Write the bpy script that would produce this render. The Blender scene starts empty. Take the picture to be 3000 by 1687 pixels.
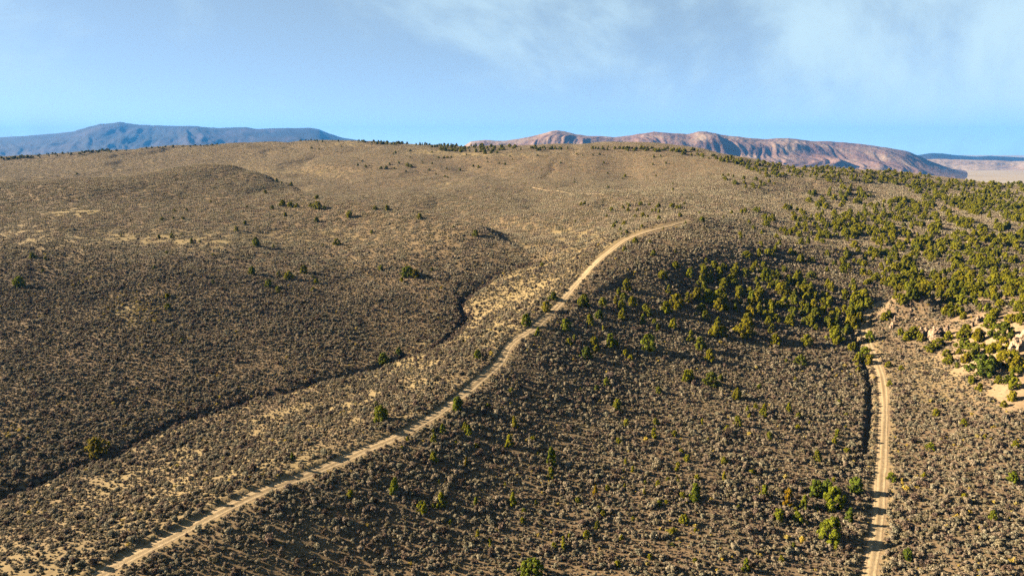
import bpy, bmesh, math, random
import numpy as np
from math import radians as R
random.seed(7); rng = np.random.default_rng(7)
S = bpy.context.scene
COL = S.collection

# ------------------------------------------------------------------ camera
PITCH = 11.68; FPX = 2000.0; CX, CY = 1500.0, 843.5; PHW = 3000.0
cam_d = bpy.data.cameras.new('camera'); cam = bpy.data.objects.new('camera', cam_d); COL.objects.link(cam)
cam_d.sensor_width = 36.0; cam_d.lens = 36.0 * FPX / PHW; cam_d.clip_start = 0.5; cam_d.clip_end = 80000
cam.location = (0, 0, 0); cam.rotation_euler = (R(90 - PITCH), 0, 0); S.camera = cam
CP, SP = math.cos(R(PITCH)), math.sin(R(PITCH))

# ------------------------------------------------------------------ world and sun
SUN_EL, SUN_AZ = 21.5, -79.0          # azimuth clockwise from +Y (the view direction): low in the left
W = bpy.data.worlds.new('World'); S.world = W; W.use_nodes = True
nt = W.node_tree; nt.nodes.clear()
def N(t, kind, **kw):
    n = t.nodes.new(kind)
    for k, v in kw.items(): setattr(n, k, v)
    return n
out = N(nt, 'ShaderNodeOutputWorld'); bg = N(nt, 'ShaderNodeBackground')
sky = N(nt, 'ShaderNodeTexSky', sky_type='NISHITA', sun_disc=False)
sky.sun_elevation = R(SUN_EL); sky.sun_rotation = R(SUN_AZ); sky.altitude = 2100
sky.air_density = 0.24; sky.dust_density = 0.1; sky.ozone_density = 1.0
tc = N(nt, 'ShaderNodeTexCoord'); mp = N(nt, 'ShaderNodeMapping'); mp.inputs['Scale'].default_value = (1.0, 1.0, 1.25)
mp.inputs['Location'].default_value = (-0.29, 9.83, 5.61)
nz = N(nt, 'ShaderNodeTexNoise'); nz.inputs['Scale'].default_value = 2.6; nz.inputs['Detail'].default_value = 9; nz.inputs['Roughness'].default_value = 0.58
nz.inputs['Distortion'].default_value = 0.35
cr = N(nt, 'ShaderNodeMapRange'); cr.inputs['From Min'].default_value = 0.42; cr.inputs['From Max'].default_value = 0.60
cr.inputs['To Min'].default_value = 0.36; cr.inputs['To Max'].default_value = 0.8; cr.interpolation_type = 'SMOOTHSTEP'
mixc = N(nt, 'ShaderNodeMix', data_type='RGBA'); mixc.inputs['B'].default_value = (2.12, 2.82, 3.15, 1)
tint = N(nt, 'ShaderNodeMix', data_type='RGBA', blend_type='MULTIPLY'); tint.inputs['Factor'].default_value = 1.0
tint.inputs['B'].default_value = (0.86, 0.86, 0.77, 1)
bg.inputs['Strength'].default_value = 0.05
L = nt.links.new
L(tc.outputs['Generated'], mp.inputs['Vector']); L(mp.outputs[0], nz.inputs['Vector']); L(nz.outputs[0], cr.inputs['Value'])
sx_ = N(nt, 'ShaderNodeSeparateXYZ'); zr = N(nt, 'ShaderNodeMapRange'); zr.inputs['From Max'].default_value = 0.7; zr.inputs['To Min'].default_value = 1.35; zr.inputs['To Max'].default_value = 0.35
ml = N(nt, 'ShaderNodeMath', operation='MULTIPLY'); L(tc.outputs['Generated'], sx_.inputs[0]); L(sx_.outputs['Z'], zr.inputs['Value']); L(cr.outputs[0], ml.inputs[0]); L(zr.outputs[0], ml.inputs[1])   # thin cirrus, faded toward the zenith to hold down the sky's fill light
L(sky.outputs[0], tint.inputs['A']); L(tint.outputs['Result'], mixc.inputs['A']); L(ml.outputs[0], mixc.inputs['Factor'])
L(mixc.outputs['Result'], bg.inputs['Color']); L(bg.outputs[0], out.inputs[0])
sl = bpy.data.lights.new('sun', 'SUN'); sun = bpy.data.objects.new('sun', sl); COL.objects.link(sun)
sl.energy = 5.0; sl.angle = R(0.53); sl.color = (1.0, 0.825, 0.60)
sun.rotation_euler = (R(90 - SUN_EL), 0, R(180 - SUN_AZ))
S.view_settings.view_transform = 'Standard'; S.view_settings.look = 'None'; S.view_settings.gamma = 1.0
S.view_settings.exposure = 2.68
S.view_settings.use_curve_mapping = False
S.render.engine = 'CYCLES'
S.cycles.max_bounces = 4; S.cycles.diffuse_bounces = 0; S.cycles.transparent_max_bounces = 4; S.cycles.volume_bounces = 0; S.cycles.use_denoising = False

# ------------------------------------------------------------------ helpers
def dirs(px, py):
    X = (np.asarray(px, float) - CX) / FPX; Y = (CY - np.asarray(py, float)) / FPX
    return X, CP + Y * SP, -SP + Y * CP          # x, y, z of the pixel's ray, forward depth 1
def pt(px, py, D):
    x, y, z = dirs(px, py); return np.stack([x / y * D, np.broadcast_to(D, np.shape(x / y)) * 1.0, z / y * D], -1)
def project(x, y, z):
    fd = y * CP - z * SP; up = y * SP + z * CP
    return CX + FPX * x / fd, CY - FPX * up / fd, fd
def hsh(ix, iy, s):
    h = (ix.astype(np.int64) * 374761393 + iy.astype(np.int64) * 668265263 + s * 1274126177) & 0xffffffff
    h = ((h ^ (h >> 13)) * 1274126177) & 0xffffffff
    return ((h ^ (h >> 16)) & 0xffffff) / float(0xffffff)
def vn(x, y, s=0):
    ix, iy = np.floor(x), np.floor(y); fx, fy = x - ix, y - iy
    fx = fx * fx * fx * (fx * (fx * 6 - 15) + 10); fy = fy * fy * fy * (fy * (fy * 6 - 15) + 10)
    ix = ix.astype(np.int64); iy = iy.astype(np.int64)
    a, b, c, d = hsh(ix, iy, s), hsh(ix + 1, iy, s), hsh(ix, iy + 1, s), hsh(ix + 1, iy + 1, s)
    return (a + (b - a) * fx + (c - a) * fy + (a - b - c + d) * fx * fy) * 2 - 1
def fbm(x, y, s=0, o=4, g=0.5):
    r = 0; a = 1.0; t = 0
    for k in range(o):
        r = r + a * vn(x * 2 ** k + 17.3 * k, y * 2 ** k - 9.1 * k, s + k); t += a; a *= g
    return r / t
def ridged(x, y, s=0, o=4, g=0.55):
    r = 0; a = 1.0; t = 0
    for k in range(o):
        r = r + a * (1 - np.abs(vn(x * 2 ** k + 5.7 * k, y * 2 ** k + 3.3 * k, s + k))); t += a; a *= g
    return r / t
def smooth(e0, e1, x):
    t = np.clip((x - e0) / (e1 - e0), 0, 1); return t * t * (3 - 2 * t)
def np_mesh(name, v, f, smooth_=False):
    me = bpy.data.meshes.new(name); v = np.asarray(v, np.float32); f = np.asarray(f, np.int32); k = f.shape[1]
    me.vertices.add(len(v)); me.vertices.foreach_set('co', v.ravel())
    me.loops.add(f.size); me.loops.foreach_set('vertex_index', f.ravel())
    me.polygons.add(len(f)); me.polygons.foreach_set('loop_start', np.arange(0, f.size, k, dtype=np.int32))
    me.polygons.foreach_set('loop_total', np.full(len(f), k, np.int32))
    me.polygons.foreach_set('use_smooth', np.full(len(f), smooth_, bool))
    me.update(calc_edges=True); return me
def attr(me, name, vals, dom='POINT'):
    a = me.attributes.new(name, 'FLOAT', dom); a.data.foreach_set('value', np.asarray(vals, np.float32).ravel())
def link(name, me, mat=None, parent=None, **props):
    o = bpy.data.objects.new(name, me); COL.objects.link(o)
    if mat is not None and me is not None and not me.materials: me.materials.append(mat)
    if parent: o.parent = parent
    for k, v in props.items(): o[k] = v
    return o
def grid_faces(nu, nv):
    i = np.arange(nu * nv).reshape(nv, nu)
    return np.stack([i[:-1, :-1], i[:-1, 1:], i[1:, 1:], i[1:, :-1]], -1).reshape(-1, 4)

# ------------------------------------------------------------------ materials
ALB = 0.56   # all base colours below are scaled by this to sit at natural albedos
def new_mat(name):
    m = bpy.data.materials.new(name); m.use_nodes = True; t = m.node_tree; t.nodes.clear()
    o = N(t, 'ShaderNodeOutputMaterial'); b = N(t, 'ShaderNodeBsdfPrincipled')
    b.inputs['Roughness'].default_value = 0.95; b.inputs['Specular IOR Level'].default_value = 0.08
    t.links.new(b.outputs[0], o.inputs[0]); return m, t, b
def A(t, name):
    n = N(t, 'ShaderNodeAttribute'); n.attribute_name = name; return n.outputs['Fac']
def noise(t, scale, detail=4, rough=0.55, vec=None, dist=0.0):
    n = N(t, 'ShaderNodeTexNoise'); n.inputs['Scale'].default_value = scale; n.inputs['Detail'].default_value = detail
    n.inputs['Roughness'].default_value = rough; n.inputs['Distortion'].default_value = dist
    if vec is None:
        g = N(t, 'ShaderNodeNewGeometry'); vec = g.outputs['Position']
    t.links.new(vec, n.inputs['Vector']); return n.outputs[0]
def ramp(t, fac, stops):
    n = N(t, 'ShaderNodeValToRGB'); e = n.color_ramp.elements
    while len(e) < len(stops): e.new(0.5)
    for k, (p, c) in enumerate(stops): e[k].position = p; e[k].color = (*(q * ALB for q in c), 1)
    t.links.new(fac, n.inputs[0]); return n.outputs[0]
def mix(t, fac, a, b, blend='MIX'):
    n = N(t, 'ShaderNodeMix', data_type='RGBA', blend_type=blend)
    for v, k in ((fac, 'Factor'), (a, 'A'), (b, 'B')):
        if isinstance(v, bpy.types.NodeSocket): t.links.new(v, n.inputs[k])
        elif k == 'Factor': n.inputs[k].default_value = v
        else: n.inputs[k].default_value = (*(q * ALB for q in v), 1)
    return n.outputs['Result']
def mrange(t, v, a, b, c=0.0, d=1.0):
    n = N(t, 'ShaderNodeMapRange'); t.links.new(v, n.inputs['Value'])
    for k, x in zip(('From Min', 'From Max', 'To Min', 'To Max'), (a, b, c, d)): n.inputs[k].default_value = x
    return n.outputs[0]
def bump(t, b, h, strength, dist):
    n = N(t, 'ShaderNodeBump'); n.inputs['Strength'].default_value = strength; n.inputs['Distance'].default_value = dist
    t.links.new(h, n.inputs['Height']); t.links.new(n.outputs[0], b.inputs['Normal'])

def ground_material():
    m, t, b = new_mat('sage_hill_soil')
    n1 = noise(t, 0.9, 5); n2 = noise(t, 0.07, 5); n3 = noise(t, 5.0, 4)
    soil = ramp(t, n1, [(0.25, (0.125, 0.088, 0.052)), (0.5, (0.195, 0.138, 0.082)), (0.75, (0.265, 0.192, 0.118))])
    soil = mix(t, mrange(t, n2, 0.35, 0.7), soil, mix(t, 0.5, soil, (0.22, 0.14, 0.075)))
    grass = ramp(t, n3, [(0.3, (0.23, 0.172, 0.080)), (0.7, (0.34, 0.26, 0.125))])
    bare = ramp(t, n1, [(0.25, (0.27, 0.185, 0.105)), (0.7, (0.40, 0.285, 0.17))])
    c = mix(t, A(t, 'grass'), soil, grass); c = mix(t, A(t, 'bare'), c, bare)
    t.links.new(c, b.inputs['Base Color']); bump(t, b, n1, 0.6, 0.25); return m
def road_material():
    m, t, b = new_mat('pale_dirt_track')
    n1 = noise(t, 1.2, 5); n2 = noise(t, 6.0, 4)
    c = ramp(t, n1, [(0.25, (0.31, 0.225, 0.125)), (0.55, (0.45, 0.34, 0.20)), (0.8, (0.55, 0.425, 0.265))])
    med = ramp(t, n2, [(0.3, (0.15, 0.105, 0.055)), (0.7, (0.29, 0.21, 0.115))])
    c = mix(t, A(t, 'median'), c, med)
    t.links.new(c, b.inputs['Base Color']); bump(t, b, n2, 0.5, 0.12); return m
def leaf_material(name, stops, trans=0.25, use_color=True):
    m, t, b = new_mat(name); oi = N(t, 'ShaderNodeObjectInfo')
    c = ramp(t, oi.outputs['Random'], stops)
    tt = mrange(t, A(t, 'tint'), 0, 1, 0.55, 1.45)
    cc = N(t, 'ShaderNodeCombineColor'); [t.links.new(tt, cc.inputs[k]) for k in range(3)]
    c = mix(t, 1.0, c, cc.outputs[0], 'MULTIPLY')
    if use_color: c = mix(t, 1.0, c, oi.outputs['Color'], 'MULTIPLY')
    t.links.new(c, b.inputs['Base Color'])
    if trans > 0:
        tr = N(t, 'ShaderNodeBsdfTranslucent'); t.links.new(c, tr.inputs[0]); ms = N(t, 'ShaderNodeMixShader'); ms.inputs[0].default_value = trans
        t.links.new(b.outputs[0], ms.inputs[1]); t.links.new(tr.outputs[0], ms.inputs[2])
        t.links.new(ms.outputs[0], [n for n in t.nodes if n.type == 'OUTPUT_MATERIAL'][0].inputs[0])
    return m
def plain(name, stops, scale, bstr=0.5, bd=0.1):
    m, t, b = new_mat(name); n1 = noise(t, scale, 5); t.links.new(ramp(t, n1, stops), b.inputs['Base Color']); bump(t, b, n1, bstr, bd); return m
M_ground = ground_material(); M_road = road_material()
M_sage = leaf_material('sagebrush_leaves', [(0.0, (0.19, 0.160, 0.088)), (0.3, (0.34, 0.282, 0.178)), (0.55, (0.29, 0.215, 0.152)), (0.8, (0.42, 0.355, 0.235)), (1.0, (0.27, 0.252, 0.165))], 0.26)
M_brown = leaf_material('dry_brown_shrub_twigs', [(0.0, (0.10, 0.072, 0.05)), (0.5, (0.165, 0.115, 0.08)), (1.0, (0.20, 0.14, 0.105))], 0.2)
M_gold = leaf_material('rabbitbrush_flower_heads', [(0.0, (0.46, 0.33, 0.07)), (0.5, (0.62, 0.44, 0.06)), (1.0, (0.5, 0.40, 0.13))])
M_jun = leaf_material('juniper_foliage', [(0.0, (0.155, 0.17, 0.018)), (0.25, (0.24, 0.235, 0.014)), (0.6, (0.30, 0.27, 0.014)), (0.85, (0.285, 0.268, 0.018)), (1.0, (0.20, 0.215, 0.020))], 0.35)
M_bark = plain('juniper_bark', [(0.3, (0.11, 0.075, 0.05)), (0.7, (0.21, 0.16, 0.12))], 6.0)
M_rock = plain('pink_tan_rock', [(0.25, (0.22, 0.135, 0.085)), (0.5, (0.40, 0.275, 0.18)), (0.75, (0.52, 0.40, 0.28))], 0.9, 1.0, 0.6)
M_valley = plain('pale_valley_grass', [(0.3, (0.36, 0.28, 0.17)), (0.7, (0.46, 0.37, 0.24))], 0.002, 0.0)

# ------------------------------------------------------------------ terrain from surveyed control points (photo pixel, distance)
CTRL = [  # px, py, D
 # valley road on the right
 (2560,1687,113),(2580,1400,150),(2585,1200,188),(2570,1050,228),(2540,930,262),(2580,885,276),
 # road ridge
 (300,1687,107),(800,1470,130),(1160,1290,160),(1400,1120,193),(1570,950,238),(1665,860,272),(1790,740,330),(1870,690,362),(2025,645,402),
 # gully
 (0,1440,157),(290,1330,175),(745,1155,214),(1118,1060,239),(1350,955,275),(1357,885,302),(1430,815,333),(1560,765,353),(1610,690,404),
 # left hillside
 (0,1200,199),(0,1000,254),(0,850,309),(0,750,362),(0,650,440),(0,580,515),(0,530,580),
 (500,1000,255),(500,850,308),(500,750,364),(500,650,444),(500,580,522),(500,508,632),
 (650,500,650),(250,520,600),
 (1000,1000,258),(1000,900,296),(1000,800,345),(1000,700,416),(1250,800,342),(1250,900,298),(1250,700,400),
 # spur falling right from the left hill
 (815,535,614),(990,600,507),(1120,622,470),(1246,640,447),(1400,690,404),(1490,740,370),
 # bottom
 (0,1687,110),(1000,1687,112),(1500,1687,113),(2000,1687,113),(3000,1687,109),
 (1500,1400,148),(2000,1400,149),(2000,1200,186),(1700,1200,184),(2000,1000,236),(1700,1000,232),(2300,1200,188),(2300,1400,150),
 # shaded bank
 (1950,800,296),(1950,900,262),(2200,850,284),(2200,950,256),(2200,1050,229),(2450,930,262),(2450,850,286),(2380,1000,243),
 # upland on the right
 (2200,750,335),(2200,680,392),(2450,750,354),(2700,750,352),(3000,800,312),
 (2400,680,408),(2700,650,446),(3000,700,391),(2400,620,484),(2400,560,585),(2700,560,600),(3000,600,528),
 (2800,850,270),(2750,900,252),(2750,960,236),(2750,1050,217),(3000,880,238),(3000,950,211),(3000,1000,200),(3000,1200,171),(2850,1150,190),(3000,1400,143),
 # broad back hill
 (1500,680,418),(1500,620,497),(1500,560,607),(1500,500,800),(1250,560,640),(1250,500,820),(1000,500,850),(1000,450,1010),
 (2000,500,740),(2000,570,515),(1750,600,496),(1750,500,770),(1750,670,410),
 # skylines
 (0,468,1320),(350,442,1330),(600,427,1300),(850,410,1250),(1050,420,1280),(1250,427,1250),(1500,433,1180),(1750,436,1100),(2000,443,1050),(2120,455,900),(2210,470,830),
 (2300,482,780),(2450,488,740),(2600,503,700),(2800,535,690),(3000,545,690),
 (0,515,900),(250,490,980),(500,475,1010),(0,495,1010),(700,470,1050),
]
CZ = [  # x/y, D, z : ground the photo cannot see (dips behind crests, fall to the far valley)
]
def cz(px, D, z): CZ.append(((px - CX) / FPX / 0.995, D, z))
for px, D, z in [(0,650,-42),(250,680,-43),(500,715,-44),(650,730,-43),(0,760,-43),(250,790,-43),(500,830,-41),(815,690,-43),(815,780,-40),(990,570,-49),(990,650,-46),(1120,530,-50),(1246,505,-51),(1246,565,-48),
                 (650,850,-34),(1400,470,-54)]: cz(px, D, z)
for px in range(0, 3001, 300):
    cz(px, 70, -77); cz(px, 45, -77)
for px in range(0, 2101, 300):
    cz(px, 1500, -35 if px > 300 else -50); cz(px, 1900, -120); cz(px, 2500, -270)
for px in (2300, 2550, 2800, 3000):
    cz(px, 900, -62); cz(px, 1200, -135); cz(px, 1700, -195); cz(px, 2500, -270)
c3 = pt(np.array([c[0] for c in CTRL]), np.array([c[1] for c in CTRL]), np.array([c[2] for c in CTRL], float))
P = [(p[0] / p[1], math.log(p[1]), p[2]) for p in c3] + [(u, math.log(D), z) for u, D, z in CZ]
P += [(u - 0.45, v, z) for u, v, z in P if u < -0.68] + [(u + 0.45, v, z) for u, v, z in P if u > 0.68]
P = np.array(P)
def tps(r2): return np.where(r2 > 1e-12, r2 * np.log(r2 + 1e-20) * 0.5, 0.0)
def fit(P, lam=2e-3):
    n = len(P); d2 = (P[:, None, 0] - P[None, :, 0]) ** 2 + (P[:, None, 1] - P[None, :, 1]) ** 2
    K = tps(d2) + lam * np.eye(n); Q = np.c_[np.ones(n), P[:, :2]]
    M = np.zeros((n + 3, n + 3)); M[:n, :n] = K; M[:n, n:] = Q; M[n:, :n] = Q.T
    return np.linalg.solve(M, np.r_[P[:, 2], 0, 0, 0])
wts = fit(P)
NU, NV = 641, 580; U0, U1 = -1.15, 1.15; V0, V1 = math.log(45.0), math.log(2500.0)
us = np.linspace(U0, U1, NU); vs = np.linspace(V0, V1, NV)
GU, GV = np.meshgrid(us, vs); gz = np.zeros(GU.shape)
for k in range(len(P)): gz += wts[k] * tps((GU - P[k, 0]) ** 2 + (GV - P[k, 1]) ** 2)
gz += wts[-3] + wts[-2] * GU + wts[-1] * GV
GY = np.exp(GV); GX = GU * GY
def sample(grid, x, y):
    fu = np.clip((np.asarray(x) / y - U0) / (U1 - U0) * (NU - 1), 0, NU - 1.001)
    fv = np.clip((np.log(np.maximum(y, 1.0)) - V0) / (V1 - V0) * (NV - 1), 0, NV - 1.001)
    i, j = fu.astype(int), fv.astype(int); a, b = fu - i, fv - j
    return (grid[j, i] * (1 - a) + grid[j, i + 1] * a) * (1 - b) + (grid[j + 1, i] * (1 - a) + grid[j + 1, i + 1] * a) * b
_DS = np.exp(np.linspace(math.log(60), math.log(2300), 900))
def unproject(px, py):
    px = np.atleast_1d(np.asarray(px, float)); py = np.atleast_1d(np.asarray(py, float))
    x, y, z = dirs(px, py); res = np.zeros((len(px), 3)); ok = np.zeros(len(px), bool)
    for k in range(len(px)):
        rx = x[k] / y[k] * _DS; rz = z[k] / y[k] * _DS; hit = np.nonzero(rz <= sample(gz, rx, _DS))[0]
        if len(hit):
            d = _DS[hit[0]]; res[k] = (x[k] / y[k] * d, d, z[k] / y[k] * d); ok[k] = True
    return res, ok
def seg_dist(x, y, line):
    best = np.full(np.shape(x), 1e9); along = np.zeros(np.shape(x)); side = np.zeros(np.shape(x)); s0 = 0.0
    for (ax, ay), (bx, by) in zip(line[:-1], line[1:]):
        dx, dy = bx - ax, by - ay; l2 = dx * dx + dy * dy
        t = np.clip(((x - ax) * dx + (y - ay) * dy) / l2, 0, 1); qx, qy = x - ax - t * dx, y - ay - t * dy
        d = np.hypot(qx, qy); b = d < best; best = np.where(b, d, best); along = np.where(b, s0 + t * math.sqrt(l2), along)
        side = np.where(b, np.sign(dx * qy - dy * qx), side); s0 += math.sqrt(l2)
    return best, along, side
def spline(pts, step=2.0):
    p = np.asarray(pts, float); p = np.vstack([2 * p[0] - p[1], p, 2 * p[-1] - p[-2]]); o = []
    for k in range(1, len(p) - 2):
        n = max(2, int(np.linalg.norm(p[k + 1] - p[k]) / step))
        for t in np.linspace(0, 1, n, endpoint=False):
            a, b, c, d = p[k - 1], p[k], p[k + 1], p[k + 2]
            o.append(0.5 * ((2 * b) + (c - a) * t + (2 * a - 5 * b + 4 * c - d) * t * t + (3 * b - a - 3 * c + d) * t ** 3))
    o.append(p[-2]); return np.array(o)
# broad swells, rills
far = smooth(150, 700, GY)
gz += fbm(GX / 90, GY / 90, 3, 3) * (0.8 + 2.2 * far) * smooth(90, 160, GY) + fbm(GX / 22, GY / 22, 9, 3) * 0.35
gz -= np.maximum(0, ridged(GX / 160 + 0.6 * fbm(GX / 120, GY / 120, 41), GY / 330, 31, 3) - 0.62) * 13 * smooth(380, 650, GY)
# crest that carries the ridge road, spur and draws on the left hill
def lin(pxs): q, _ = unproject([a for a, b in pxs], [b for a, b in pxs]); return spline(q[:, :2], 6.0)
def lxy(l): return spline(np.array([((px - CX) / FPX / .995 * D, D) for px, D in l], float), 6.0)
RID = lin([(0,1687),(290,1687),(640,1500),(1050,1325),(1290,1205),(1460,1065),(1570,955),(1668,855),(1770,748),(1880,685),(2020,646)])
dq, aq, sq = seg_dist(GX, GY, RID[1:]); gz += 3.1 * np.exp(-(dq / np.where(sq > 0, 20, 34)) ** 2) * smooth(85, 130, GY)
dq, aq, sq = seg_dist(GX, GY, lxy([(1890,288),(2000,308),(2120,328),(2260,345),(2400,352)])); gz += 4.2 * np.exp(-(dq / np.where(sq > 0, 26, 15)) ** 2)
SPUR = lxy([(560,640),(690,640),(815,612),(900,560),(990,507),(1120,470),(1246,447),(1400,404)])
dq, aq, sq = seg_dist(GX, GY, SPUR); gz += 5.4 * np.exp(-(dq / np.where(sq > 0, 11, 30)) ** 2); spur_line = dq
DRAW = lxy([(300,830),(500,790),(650,745),(815,690),(920,630),(990,585),(1120,530),(1246,508),(1400,468),(1580,425)])
dq, aq, sq = seg_dist(GX, GY, DRAW); gz -= 4.6 * np.exp(-(dq / 20) ** 2)
for l, dpt, wd in (([(620,980),(760,930),(900,880),(1000,800)], 3.5, 22), ([(1300,900),(1420,800),(1500,700),(1560,600),(1590,520)], 3.0, 24), ([(1700,1000),(1800,850),(1850,720),(1860,620)], 3.0, 26), ([(300,420),(520,380),(760,350),(980,320)], 2.2, 16), ([(150,330),(380,300),(620,272)], 1.6, 14), ([(800,420),(950,370),(1100,335),(1230,318)], 2.0, 14)):
    dq, aq, sq = seg_dist(GX, GY, lxy(l)); gz -= dpt * np.exp(-(dq / wd) ** 2)
# gully line
GUL_PX = [(-260,1530),(-90,1475),(0,1440),(120,1400),(230,1345),(300,1325),(420,1270),(560,1215),(690,1180),(745,1155),(850,1135),(960,1095),(1060,1075),(1118,1058),(1180,1035),(1280,1000),(1345,960),(1362,925),(1345,890),(1370,860),(1430,815),(1480,785),(1560,765)]
gp, ok = unproject([max(0, p[0]) for p in GUL_PX], [p[1] for p in GUL_PX])
gul = []
for (px, py), q in zip(GUL_PX, gp):
    gul.append(q[:2] if px >= 0 else pt(px, py, q[1] * 0.97)[:2])
gul = spline(gul, 2.0)
wob = np.array([[fbm(np.array([k * .13]), np.array([1.]), 5)[0], fbm(np.array([k * .13]), np.array([9.]), 6)[0]] for k in range(len(gul))]) * 2.2
gul = gul + wob
dg, ag, sg = seg_dist(GX, GY, gul[::2]); gd = (2.1 + 0.6 * np.sin(ag * 0.06)) * (1 - .85 * smooth(.72, .97, ag / ag.max()))
gz -= gd * np.exp(-(dg / (2.1 + 0.5 * np.sin(ag * .11))) ** 4) + 1.4 * np.exp(-(dg / 9.0) ** 2)
# road lines
R1_PX = [(180,1760),(290,1687),(420,1610),(640,1500),(870,1400),(1050,1325),(1165,1278),(1290,1205),(1400,1115),(1460,1065),(1500,1005),(1570,955),(1625,905),(1668,855),(1720,795),(1770,748),(1830,705),(1880,685),(1950,665),(2020,646)]
R1F_PX = [(2075,640),(2110,620),(2160,608),(2230,605),(2420,600),(2440,590),(2395,580),(2310,560)]
R2_PX = [(2535,1760),(2545,1687),(2562,1600),(2575,1500),(2580,1400),(2586,1300),(2590,1200),(2585,1120),(2568,1060),(2545,1010),(2530,960),(2535,925),(2560,895),(2600,886),(2650,884),(2720,882),(2800,881),(2900,880),(2990,879),(3100,872)]
R3_PX = [(2300,560),(2340,575),(2390,592),(2440,610)]
R4_PX = [(1560,552),(1600,560),(1660,567),(1770,573)]
R5_PX = [(1330,520),(1350,530),(1400,540)]
def road_xy(pxs):
    q, ok = unproject([min(max(a, -50), 3050) for a, b in pxs], [min(b, 1687) for a, b in pxs]); o = []
    for (px, py), p in zip(pxs, q):
        if py > 1687 or px > 3050: p = pt(px, py, p[1] * (0.92 if py > 1687 else 1.0))
        o.append(p[:2])
    return spline(o, 1.5)
ROADS = [(road_xy(R1_PX), 3.0, 'ridge'), (road_xy(R2_PX), 2.45, 'valley'), (road_xy(R3_PX), 1.8, 'far'), (road_xy(R4_PX), 1.5, 'scar')]
# rocky knoll in front of the canyon road, throws the big shadow
kn, _ = unproject([2622, 2660, 2700], [925, 918, 912])
dq, aq, sq = seg_dist(GX, GY, kn[:, :2]); gz += (8.6 + 1.2 * np.sin(aq * .5)) * np.exp(-(dq / 4.4) ** 2)
dr1, ar1, sr1 = seg_dist(GX, GY, ROADS[0][0][::4]); dr2, ar2, sr2 = seg_dist(GX, GY, ROADS[1][0][::4])
# graded bed with a cut bank on the uphill (left) side of each track
gz -= 0.30 * smooth(3.2, 1.6, dr1) - 0.45 * np.exp(-((dr1 - 2.7) / 0.8) ** 2) * (sr1 > 0)
gz -= 0.35 * smooth(3.2, 1.6, dr2)
ditch = np.exp(-((dr2 - 3.9) / 0.8) ** 2) * (sr2 > 0) * smooth(20, 40, ar2)
yy_d = GY; gz -= 2.4 * ditch * smooth(262, 245, GY) * smooth(150, 175, GY)
# ground cover
GPX, GPY, _ = project(GX, GY, gz)
def blob(lst):
    m = np.zeros(GX.shape)
    for px, py, rx, ry, a in lst:
        m = np.maximum(m, a * np.exp(-(((GPX - px) / rx) ** 2 + ((GPY - py) / ry) ** 2)))
    return m
vis = GY < 1500
grass = blob([(240,622,110,16,1.25),(420,595,80,8,.8),(500,700,420,28,.95),(130,690,200,40,.8),(380,920,90,50,.6),(900,690,160,22,.6),(1700,690,130,28,.9),(1620,660,160,14,.5),(1600,740,140,40,.6),
              (1250,445,110,10,1.0),(1440,452,160,6,.9),(1200,432,80,8,.6),(1900,460,120,6,.4),(1020,420,50,8,.9),(1400,960,90,60,.55),(1250,1010,140,40,.4),(1500,850,110,70,.5),
              (2800,1130,180,60,.45),(2740,1080,90,40,.5),(2900,1480,120,40,.5),(2700,1440,70,60,.4),(760,505,200,5,.7),(860,560,120,8,.6),(1700,1240,140,40,.4),(2150,1010,120,25,.45),(2000,1020,120,30,.45),
              (1330,540,50,4,.8),(1320,600,60,10,.4)])
bare = blob([(2960,1000,90,90,1.0),(2900,1075,90,40,.95),(2860,1030,110,40,.8),(2975,1140,90,32,.9),(2900,960,110,45,.9),(2790,985,90,25,.8),(2990,1185,60,25,.7),(2640,700,60,10,.6),(2680,735,90,8,.5),
             (2500,715,200,5,.6),(2990,700,30,15,.6),(2700,690,120,6,.4),(2830,615,60,8,.5),(2940,640,60,8,.5),(2560,760,200,10,.3),(2790,690,160,30,.35)])
strip = (sg < 0) * (sr1 > 0) * smooth(1.5, 6, dg) * smooth(440, 330, GY) * (dr1 < 60)
grass = np.maximum(grass, strip * (.38 + .3 * smooth(170, 260, GY)))
wl = smooth(1150, 850, GPX)
grass = grass * (1 - .8 * wl * smooth(470, 520, GY) * smooth(690, 650, GY)) + .28 * wl * smooth(690, 760, GY)  # less grass tone before the left crest, more beyond it
nb = fbm(GX / 7, GY / 7, 51, 4); nb2 = fbm(GX / 40, GY / 40, 57, 3)
grass = np.clip(grass * 0.85 + 0.5 * nb * smooth(0.05, 0.3, grass) + 0.10 + 0.25 * nb2, 0, 1)
bare = np.maximum(bare, .55 * np.exp(-(spur_line / 2.6) ** 2) * (GY < 640) * (GY > 415))
bare = np.clip(bare * 1.2 + 0.6 * nb * smooth(0.05, 0.3, bare), 0, 1)
edge1 = np.exp(-((dr1 - 2.2) / 1.1) ** 2); edge2 = np.exp(-((dr2 - 2.2) / 1.2) ** 2)
grass = np.maximum(grass, 0.6 * np.maximum(edge1, edge2)); bare = np.maximum(bare, 0.8 * np.maximum(smooth(1.9, 1.2, dr1), smooth(1.9, 1.2, dr2)))
rim = np.exp(-((dg - 4.5) / 2.0) ** 2) * (sg < 0); grass = np.maximum(grass, 0.8 * rim * (ag > 30))
gm = np_mesh('ground', np.stack([GX, GY, gz], -1).reshape(-1, 3), grid_faces(NU, NV), True)
attr(gm, 'grass', grass); attr(gm, 'bare', bare)
link('ground', gm, M_ground, kind='structure', label='rolling sagebrush hills of brown soil and dry grass')

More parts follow.
